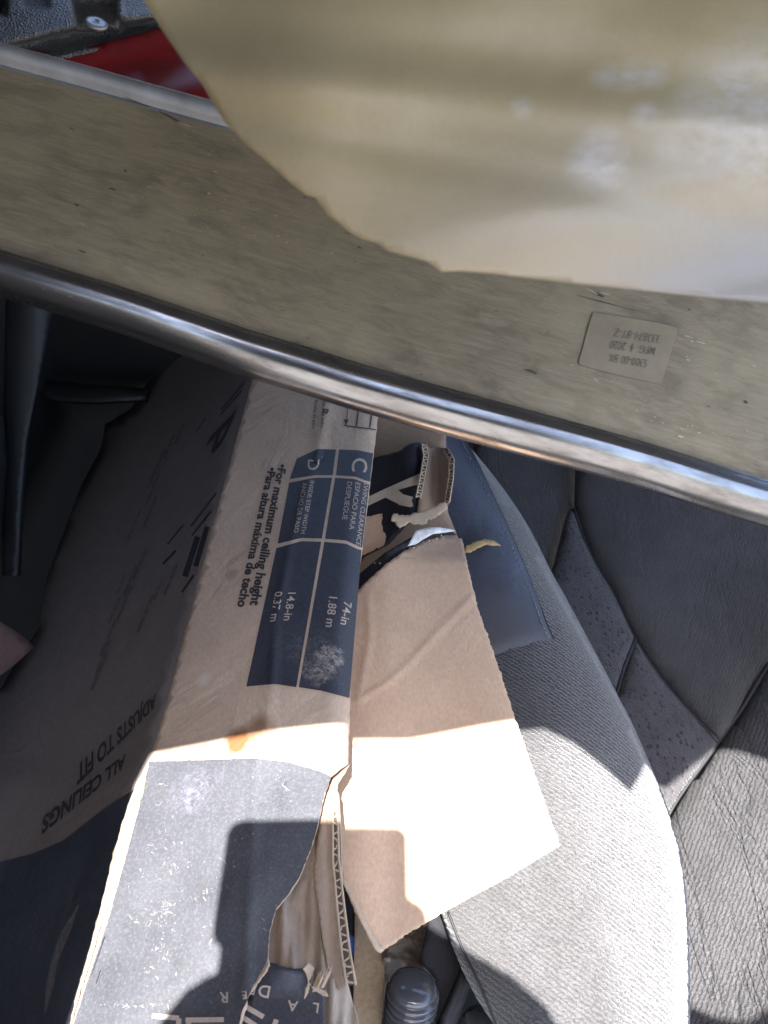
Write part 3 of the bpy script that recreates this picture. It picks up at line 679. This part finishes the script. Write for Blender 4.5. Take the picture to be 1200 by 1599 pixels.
for off, nm in ((-9, 'stitch'),):
    m = 0; acc = 0
    for i in range(0, len(st_px) - 1):
        a, b = st_px[i], st_px[i + 1]; t = Vector((b[0] - a[0], b[1] - a[1])); L = t.length; t.normalize(); n_ = Vector((t.y, -t.x))
        q = 0
        while q < L:
            s0 = Vector(a) + t * q - n_ * 7; s1 = s0 + t * 5
            g = lambda v: P(v.x, v.y, bol(v.x, v.y) - .0032)
            tube('stitch', [g(s0), g(s1)], .0006, M_thread, lpn, 5); q += 8.5
tube('seam', [P(x, y, bol(x, y) - .001) for x, y in st_px], .0009, M_black, seat, 6)
tube('seam', [P(x, y, bol(x, y) - .0003) for x, y in [(775, 1023), (830, 1008), (866, 998)]], .0003, M_black, seat, 6)
hem = spline([(696, 1424), (708, 1455), (722, 1490), (742, 1530), (757, 1565), (775, 1610), (790, 1660)], 4)
tube('hem_piping', [P(x + 4, y, bol(x + 4, y) - .001) for x, y in hem], .0013, M_black, seat, 6)
patch('fabric_tear', [(724, 862), (728, 853), (742, 846), (758, 842), (772, 844), (783, 851), (770, 851), (758, 850), (744, 857), (733, 862)], lambda x, y: bol(x, y) - .012, plain('foam_backing', (.42, .29, .13), .9, var=.3, sc=200), seat, sp=4, thick=.002, jit=.5, edge_sp=3)
# panels of the far seat back and cushion
sA = [(888, 795), (880, 820), (872, 855), (862, 890), (850, 950)]
sB = spline([(897, 795), (912, 840), (930, 880), (960, 930), (992, 998), (1030, 1056), (1075, 1108), (1122, 1158)], 3)
sC = [(992, 998), (985, 1018), (975, 1042), (963, 1085), (950, 1120)]
sD = spline([(1320, 880), (1240, 990), (1200, 1040), (1160, 1105), (1122, 1158), (1095, 1195), (1060, 1245), (1040, 1280), (1020, 1330)], 3)
pB = plane((885, 810, 1.16), (1122, 1158, .92), (963, 1085, .97)); pD = plane((900, 810, 1.16), (1200, 850, 1.04), (1122, 1158, .92)); pE = plane((1122, 1158, .93), (1250, 1150, .86), (1100, 1599, .78))
wav = lambda pl_, a: (lambda x, y: pl_(x, y) + a * math.sin(x * .02 + y * .008) * math.sin(y * .012))
fs_ = empty('rear_seat', P(1150, 1500, .85), 'grey fabric seat cushion with sewn panels, far right beyond the bolster', 'car seat')
patch('seat_panel', [(740, 640), (900, 700), (897, 795)] + sA + [(800, 950), (740, 760)], lambda x, y: pB(x, y) + .03, M_back, fs_, sp=14, puff=(.012, 9), thick=.01)
patch('seat_panel', sA[:4] + [(850, 950), (900, 1050), (963, 1085)] + sC[::-1][2:] + sB[::-1][len(sB) // 2 - 1:], wav(pB, .003), M_dots, fs_, sp=10, puff=(.014, 8), thick=.01)
iC = min(range(len(sB)), key=lambda i: math.hypot(sB[i][0] - 992, sB[i][1] - 998))
patch('seat_panel', sB[iC:] + sD[[i for i, p in enumerate(sD) if p[1] > 1160][0]:] + [(960, 1250), (900, 1100), (963, 1085), (975, 1042), (985, 1018)], wav(pB, .003), M_dots, fs_, sp=10, puff=(.014, 8), thick=.01)
iD = min(range(len(sD)), key=lambda i: math.hypot(sD[i][0] - 1122, sD[i][1] - 1158))
patch('seat_panel', sB + sD[:iD][::-1] + [(1320, 700), (900, 660)], wav(pD, .004), M_back, fs_, sp=12, puff=(.016, 9), thick=.01)
patch('seat_panel', sD + [(1000, 1400), (1000, 1700), (1340, 1700), (1340, 880)], wav(pE, .005), M_cush, fs_, sp=12, puff=(.022, 11), thick=.01)
def gp(pts, sf, off): return [P(x, y, sf(x, y) + off) for x, y in pts]
tube('piping', gp(sB, pD, .012), .003, M_black, fs_); tube('piping', gp(sD, pE, .018), .004, M_black, fs_); tube('piping', gp(sC, pB, .012), .003, M_black, fs_)

# ------------------------------------------------------------------ small things in the gap
M_wood = NT('pine_wood'); _g = M_wood.noise(30, 5, .6, M_wood.coord((6, 6, .35), (rad(40), 0, 0))); M_wood = M_wood.done(M_wood.mix(M_wood.ramp(_g, [(.3, 0), (.7, 1)]), (.42, .32, .21), (.58, .47, .34)), .6, 0, M_wood.bump(_g, .0006))
def obox(c, ax, ay, az, bev=.002):
    bm = bmesh.new(); vs = []
    for sx in (-1, 1):
        for sy in (-1, 1):
            for sz in (-1, 1): vs.append(bm.verts.new(c + ax * sx + ay * sy + az * sz))
    bmesh.ops.convex_hull(bm, input=vs); bmesh.ops.dissolve_limit(bm, angle_limit=.01, verts=bm.verts, edges=bm.edges)
    bmesh.ops.bevel(bm, geom=bm.edges, offset=bev, segments=2, affect='EDGES'); bm.verts.index_update()
    V = [v.co.copy() for v in bm.verts]; F = [[v.index for v in f.verts] for f in bm.faces]; bm.free(); return V, F
a, b = P(577, 1400, .86), P(577, 1700, .70); V, F = obox((a + b) / 2, (b - a) / 2, RT * .016, (b - a).cross(RT).normalized() * .008)
tag(link('wooden_stick', V, F, M_wood, None, False), 'straight pale wooden stick standing in the gap below the kraft flap', 'wooden stick')
M_dark = plain('dark_plastic', (.018, .019, .024), .45, sc=80)
a, b = P(560, 1400, .875), P(558, 1700, .72); V, F = obox((a + b) / 2, (b - a) / 2, RT * .006, (b - a).cross(RT).normalized() * .006)
tag(link('dark_batten', V, F, M_dark, None, False), 'thin dark batten standing at the left of the pale wooden stick', 'batten')
# strap
M_strap = plain('black_webbing', (.028, .028, .033), .85, sc=500, var=.3, spec=.15)
sps = plane((700, 1440, .78), (660, 1599, .72), (740, 1500, .77))
tag(patch('black_strap', [(672, 1425), (700, 1425), (702, 1460), (722, 1500), (735, 1520), (700, 1600), (690, 1660), (640, 1660), (665, 1590), (680, 1530), (655, 1500)], sps, M_strap, sp=9, thick=.004, puff=(.004, 4)), 'black strap hanging at the hem of the seat bolster beside the clear bottle', 'strap')
tag(patch('dark_lever', [(722, 1505), (740, 1530), (690, 1660), (655, 1660)], lambda x, y: sps(x, y) - .02, M_dark, sp=9, thick=.008, puff=(.006, 5)), 'narrow dark plastic lever along the seat hem right of the black strap', 'lever')
# crumpled bag
M_bag = plain('smoky_film', (.24, .215, .20), .35, sc=40, var=.35, bump_=.01)
tag(patch('plastic_bag', [(598, 1485), (640, 1456), (690, 1425), (700, 1440), (680, 1530), (690, 1560), (600, 1560), (596, 1520)], lambda x, y: .80 + .012 * math.sin(x * .11 + y * .03) + .008 * math.sin(y * .17 - x * .05), M_bag, sp=5, thick=.0005), 'smoky crumpled plastic film stuffed behind the clear bottle', 'plastic bag')
# ribbed bottles
def bottle(px, py, d, r, label, tilt):
    s = NT('clear_plastic'); s = s.done((.10, .105, .12), .06, 0, s.bump(s.noise(60, 3), .002, .3), .8, Transmission_Weight=.3, IOR=1.3, Coat_Weight=1.0, Coat_Roughness=.04)
    base = P(px, py, d); ax = Vector(tilt).normalized(); e = empty('ribbed_bottle', base, label, 'bottle')
    A_ = ax.cross(Vector((1, 0, 0))).normalized(); B_ = ax.cross(A_)
    def lathe(nm, pr):
        rings = [[base + ax * h + (A_ * math.cos(2 * math.pi * k / 32) + B_ * math.sin(2 * math.pi * k / 32)) * q for k in range(32)] for h, q in pr]
        return loft(nm, rings, s, e)
    pr = [(-.15 + i * .0010, r * (1 + .10 * math.cos(i * 2 * math.pi / 7))) for i in range(146)]
    lathe('bottle_body', pr); lathe('bottle_shoulder', [(-.006, r * .99), (-.003, r * .99), (-.001, r * .94), (.001, r * .84), (.0022, r * .66), (.003, r * .4), (.0032, r * .1)]); return e
bottle(646, 1536, .72, .024, 'clear ribbed plastic bottle standing in the gap between wooden stick and strap', (.10, .46, .84))
bottle(757, 1592, .76, .02, 'clear plastic bottle half hidden under the seat hem, rightmost of the two', (.3, .45, .75))
M_blue = plain('blue_plastic', (.03, .08, .30), .35)
bm = bmesh.new(); bmesh.ops.create_uvsphere(bm, u_segments=20, v_segments=12, radius=1); c0 = P(540, 1478, .82)
V = [c0 + Vector((v.co.x * .012, v.co.y * .012, v.co.z * .026)) for v in bm.verts]; F = [[v.index for v in f.verts] for f in bm.faces]; bm.free()
tag(link('blue_handle', V, F, M_blue), 'rounded blue plastic handle glimpsed between corrugated edge and stick', 'handle')

# ------------------------------------------------------------------ truck bed seen beyond the beam
def liner_mat():
    s = NT('textured_bedliner'); v = s.n('TexVoronoi', i_2=300.0); s.l(s.coord(), v.inputs['Vector'])
    big = s.noise(30, 4, .6); c = s.mix(s.ramp(big, [(.3, 0), (.7, 1)]), (.085, .087, .095), (.15, .153, .165))
    return s.done(c, .42, 0, s.bump(v.outputs['Distance'], .0035, 1.0, s.bump(big, .003, .5)), .8)
M_bed = liner_mat()
def box_mask(x, y, x0, x1, y0, y1, sk=0, e=4):
    xx = x - (y - y0) * sk
    return smooth(x0 - e, x0 + e, xx) * smooth(x1 + e, x1 - e, xx) * smooth(y0 - e, y0 + e, y) * smooth(y1 + e, y1 - e, y)
_bd = plane((0, 0, 1.15), (250, 0, 1.2), (0, 80, 1.10))
def bed(x, y):
    e = y - (72 - x * .24)
    m = box_mask(x, y, 114, 182, 6 - 8, 46, .12) ; m2 = box_mask(x, y, 38, 76, -60, 12); m3 = box_mask(x, y, -40, 10, -60, 24)
    d = _bd(x, y) + .035 * m + .03 * m2 + .03 * m3
    e2 = y - (34 - (x - 190) * .16)
    k = smooth(195, 182, x)
    d += .09 * (smooth(-3, 7, e) * k + smooth(-3, 7, e2) * (1 - k)) * (1 - m) - .018 * bump1(x, 188, 4) * smooth(52, 20, y)
    lip = y - (88 - (x - 100) * .20)
    d -= .022 * bump1(lip, -2, 11) * smooth(40, 100, x)
    d += .02 * smooth(8, 16, lip)
    return d
tb = empty('truck_bed', P(150, 60, 1.3), 'pickup truck bed corner with black textured liner above dark red painted body', 'truck bed')
patch('bedliner', [(-60, -60), (320, -60), (320, 40), (262, 51), (200, 65), (150, 76), (90, 92), (60, 100), (0, 112), (-60, 150)], bed, M_bed, tb, sp=4.5, thick=.004)
M_red = NT('red_paint'); _n = M_red.noise(14, 4, .6, M_red.coord((1, 3, 3), (0, .2, .4))); M_red = M_red.done(M_red.mix(M_red.ramp(_n, [(.3, 0), (.7, 1)]), (.11, .004, .008), (.19, .007, .012)), .35, 0, None, .5, Coat_Weight=.3, Coat_Roughness=.3)
patch('red_body_panel', [(-60, 60), (100, 84), (262, 40), (340, 30), (480, 200), (480, 320), (200, 240), (-60, 180)], lambda x, y: 1.22 - .0002 * y + .01 * math.sin((y + x * .25) * .05), M_red, tb, sp=10, thick=.004)
M_screw = plain('screw_steel', (.42, .44, .47), .35, .6, sc=200)
cs = P(151, 35, bed(151, 35) - .004); cs = P(151, 36, bed(151, 36) - .012); scn = (CAM - cs).normalized() + UP * 1.0; scn.normalize(); q1 = scn.cross(RT).normalized(); q2 = scn.cross(q1)
rings = []
for h, r_ in [(-.004, .0155), (.0, .017), (.0015, .0165), (.0028, .012), (.0032, .004), (.0015, .0025)]:
    rings.append([cs + scn * h + (q1 * math.cos(k * math.pi / 14) + q2 * math.sin(k * math.pi / 14)) * r_ for k in range(28)])
sc_o = loft('screw', rings, M_screw, tb)

# ------------------------------------------------------------------ dark cab interior on the left
M_trim = plain('black_trim', (.0035, .004, .0055), .8, sc=20, var=.4)  # near-black base: the darkness of the cab is put into the colour
M_trim2 = plain('bluish_trim', (.0045, .006, .009), .6, sc=14, var=.35)  # darkened likewise for the unlit pillar
def slab_px(nm, poly, sf, mat, thick, label=None, cat=None, **k):
    o = patch(nm, poly, sf, mat, None, thick=thick, **k)
    if label: tag(o, label, cat)
    return o
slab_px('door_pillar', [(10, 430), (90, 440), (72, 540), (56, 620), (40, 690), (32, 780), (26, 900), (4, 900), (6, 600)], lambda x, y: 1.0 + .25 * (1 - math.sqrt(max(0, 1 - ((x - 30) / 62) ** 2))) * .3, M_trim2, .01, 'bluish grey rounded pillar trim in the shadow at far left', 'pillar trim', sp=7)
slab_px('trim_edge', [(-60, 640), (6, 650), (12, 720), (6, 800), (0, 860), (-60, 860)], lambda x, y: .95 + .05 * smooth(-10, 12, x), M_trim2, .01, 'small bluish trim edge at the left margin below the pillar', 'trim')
slab_px('storage_ledge', [(34, 590), (60, 592), (150, 601), (230, 606), (228, 622), (140, 626), (75, 622)], lambda x, y: 1.32 - .0008 * (y - 590), plain('ledge_plastic', (.010, .011, .013), .5), .01, 'faintly lit dark ledge in the shadow between pillar and carton', 'ledge')
slab_px('cardboard_scrap', [(-50, 940), (0, 970), (32, 990), (55, 1010), (28, 1034), (5, 1052), (-50, 1090)], plane((0, 970, .85), (55, 1010, .88), (0, 1050, .82)), kraft('scrap_kraft', (.17, .10, .085)), .003, 'small reddish brown cardboard corner at the left margin', 'cardboard scrap')
def quad(nm, pts, mat, kind='structure', th=.02):
    n = (pts[1] - pts[0]).cross(pts[2] - pts[0]).normalized() * th
    o = slab([Vector(p) for p in pts] + [Vector(p) + n for p in pts], mat, nm, None, kind); return o
V3 = Vector
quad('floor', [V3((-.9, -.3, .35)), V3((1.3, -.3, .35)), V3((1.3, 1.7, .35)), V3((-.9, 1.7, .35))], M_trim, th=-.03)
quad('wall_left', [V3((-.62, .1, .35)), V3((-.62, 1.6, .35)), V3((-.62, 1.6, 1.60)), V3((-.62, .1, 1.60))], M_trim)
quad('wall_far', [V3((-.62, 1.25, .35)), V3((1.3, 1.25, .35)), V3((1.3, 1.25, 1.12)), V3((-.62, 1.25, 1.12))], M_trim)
quad('side_blocker', [V3((-.42, -.62, .35)), V3((-.42, .16, .35)), V3((-.42, .36, 1.62)), V3((-.42, -.62, 1.62))], M_trim)  # added out of view to keep sky light off the carton's side
quad('ground', [V3((-60, -60, 0)), V3((60, -60, 0)), V3((60, 60, 0)), V3((-60, 60, 0))], plain('gravel_ground', (.22, .20, .18), .9, sc=20), th=-.05)

# ------------------------------------------------------------------ unseen roof blocker: rim traced back from the wanted shadow line
ROOF_Z = CAM.z + .12
def to_roof(x, y, d):
    X = P(x, y, d); t = (ROOF_Z - X.z) / S.z; return X + S * t
ref = [(235, 1178, front), (330, 1160, front), (440, 1140, front), (545, 1133, front), (640, 1155, flap), (720, 1140, flap), (805, 1125, flap), (850, 1138, bol), (900, 1163, bol), (950, 1205, bol), (985, 1238, bol), (1008, 1195, bol),
       (1040, 1232, pB), (1085, 1195, pB), (1122, 1166, pE), (1160, 1172, pE), (1200, 1186, pE)]
side_shade_rim = [tuple(to_roof(x - 3, y, front(x, y)))[:2] for x, y in [(88, 1680), (108, 1605), (128, 1540), (158, 1440), (182, 1340), (213, 1225)]]  # added stretch of rim, traced back so its shadow covers the side panel
print('side_shade_rim', side_shade_rim)
rim = [(-.85, -.62), (-.30, -.62), (-.25, -.4)] + side_shade_rim + [tuple(to_roof(x, y, f(x, y)))[:2] for x, y, f in ref] + [(.55, .07), (.9, .05)]
M_roof = plain('blocker_grey', (.10, .10, .105), .8, sc=10); pass
n = len(rim); RY = 1.55
cab = empty('roof_blocker', (0, .8, ROOF_Z), 'unseen grey roof panel added overhead, rim shaped to throw the long shadow line', 'roof')
V = [(x, y, ROOF_Z + .022) for x, y in rim] + [(x, RY, ROOF_Z + .05) for x, y in rim] + [(x, RY, ROOF_Z + .02) for x, y in rim] + [(x, y, ROOF_Z) for x, y in rim]
F = []
for k, (a, b) in enumerate([(0, n), (n, 2 * n), (2 * n, 3 * n), (3 * n, 0)]):
    for i in range(n - 1): F.append([a + i, a + i + 1, b + i + 1, b + i])
link('blocker_panel', V, F, M_roof, cab, False)
# the photographer, just behind the lens: what casts the soft-cornered shadow at the bottom
PD = -.035
def to_ph(x, y, f, pd=PD):
    X = P(x, y, f(x, y)); t = (pd - (X - CAM).dot(FW)) / S.dot(FW); return X + S * t
def inflate(nm, poly, mat, parent, depth, sp=.006):
    """rounded body with the given outline in a plane across the view"""
    o = CAM + FW * PD; q = [((v - o).dot(RT), (v - o).dot(UP)) for v in poly]
    out = densify(q, sp); xs = [p[0] for p in out]; ys = [p[1] for p in out]; pts = [Vector(p) for p in out]; m = len(pts)
    y = min(ys)
    while y < max(ys):
        x = min(xs)
        while x < max(xs):
            if inside(x, y, out) and poly_dist((x, y), q) > sp * .5: pts.append(Vector((x, y)))
            x += sp * 1.6
        y += sp * 1.6
    v, e, f, *_ = delaunay_2d_cdt(pts, [], [list(range(m))], 1, 1e-6)
    V = []; 
    for sg in (1, -1):
        for p in v:
            dd = poly_dist(p, q); h = depth * math.sqrt(max(0, 1 - (1 - min(1, dd / depth)) ** 2))
            V.append(o + RT * p[0] + UP * p[1] + FW * (sg * h * .5 - depth * .5))
    k = len(v); F = [list(t) for t in f] + [[k + j for j in t][::-1] for t in f]
    return link(nm, V, F, mat, parent)
per = empty('person', CAM - FW * .3 - UP * .6, 'person in a dark jacket leaning in and holding the phone', 'person')
M_jack = plain('jacket_cloth', (.05, .05, .06), .9, sc=120); M_skin = plain('skin', (.45, .28, .2), .5)
wide = [(345, 1478, front), (300, 1502, front), (268, 1540, front), (245, 1575, front), (222, 1600, front), (200, 1650, front)]
rside = [(640, 1372, flap), (662, 1388, flap), (672, 1420, flap), (690, 1432, flap), (740, 1462, bol), (800, 1496, bol), (850, 1540, bol), (874, 1580, bol), (880, 1612, bol)]
seat_r = [(1076, 1545, pE), (1110, 1560, pE), (1150, 1566, pE), (1200, 1538, pE), (1260, 1500, pE)]
poly = [to_ph(*k) for k in [(352, 1400, front), (350, 1440, front)] + wide + []]
low_l_ = poly[-1]; R_ = [to_ph(*k) for k in rside]; S_ = [to_ph(*k) for k in seat_r]
dn = lambda v, a: v - UP * a
poly = poly + [dn(poly[-1], .35), dn(S_[-1], .35)] + S_[::-1] + [dn(R_[-1], .03)] + R_[::-1] + [to_ph(625, 1365, flap)]
inflate('jacket', poly, M_jack, per, .07)
ph = empty('smartphone', CAM - FW * .02, 'smartphone held in landscape just behind the lens', 'smartphone')
tl, tr = to_ph(352, 1283, front), to_ph(630, 1292, flap); bl = to_ph(352, 1470, front); br = tr - UP * (tl - bl).length
cen = (tl + tr + bl + br) / 4; ex = (tr - tl) / 2; ey = UP * ((tl - bl).length / 2)
rr = .012; ring = []
for sx, sy, a0 in ((1, 1, 0), (-1, 1, 90), (-1, -1, 180), (1, -1, 270)):
    for k in range(7):
        a = rad(a0 + 15 * k); ring.append((sx * (ex.length - rr) + rr * math.cos(a), sy * (ey.length - rr) + rr * math.sin(a)))
exn = ex.normalized()
loft('phone_body', [[cen + exn * x + UP * y - FW * z for x, y in ring] for z in (0, .009)], M_dark, ph, smooth_=False)
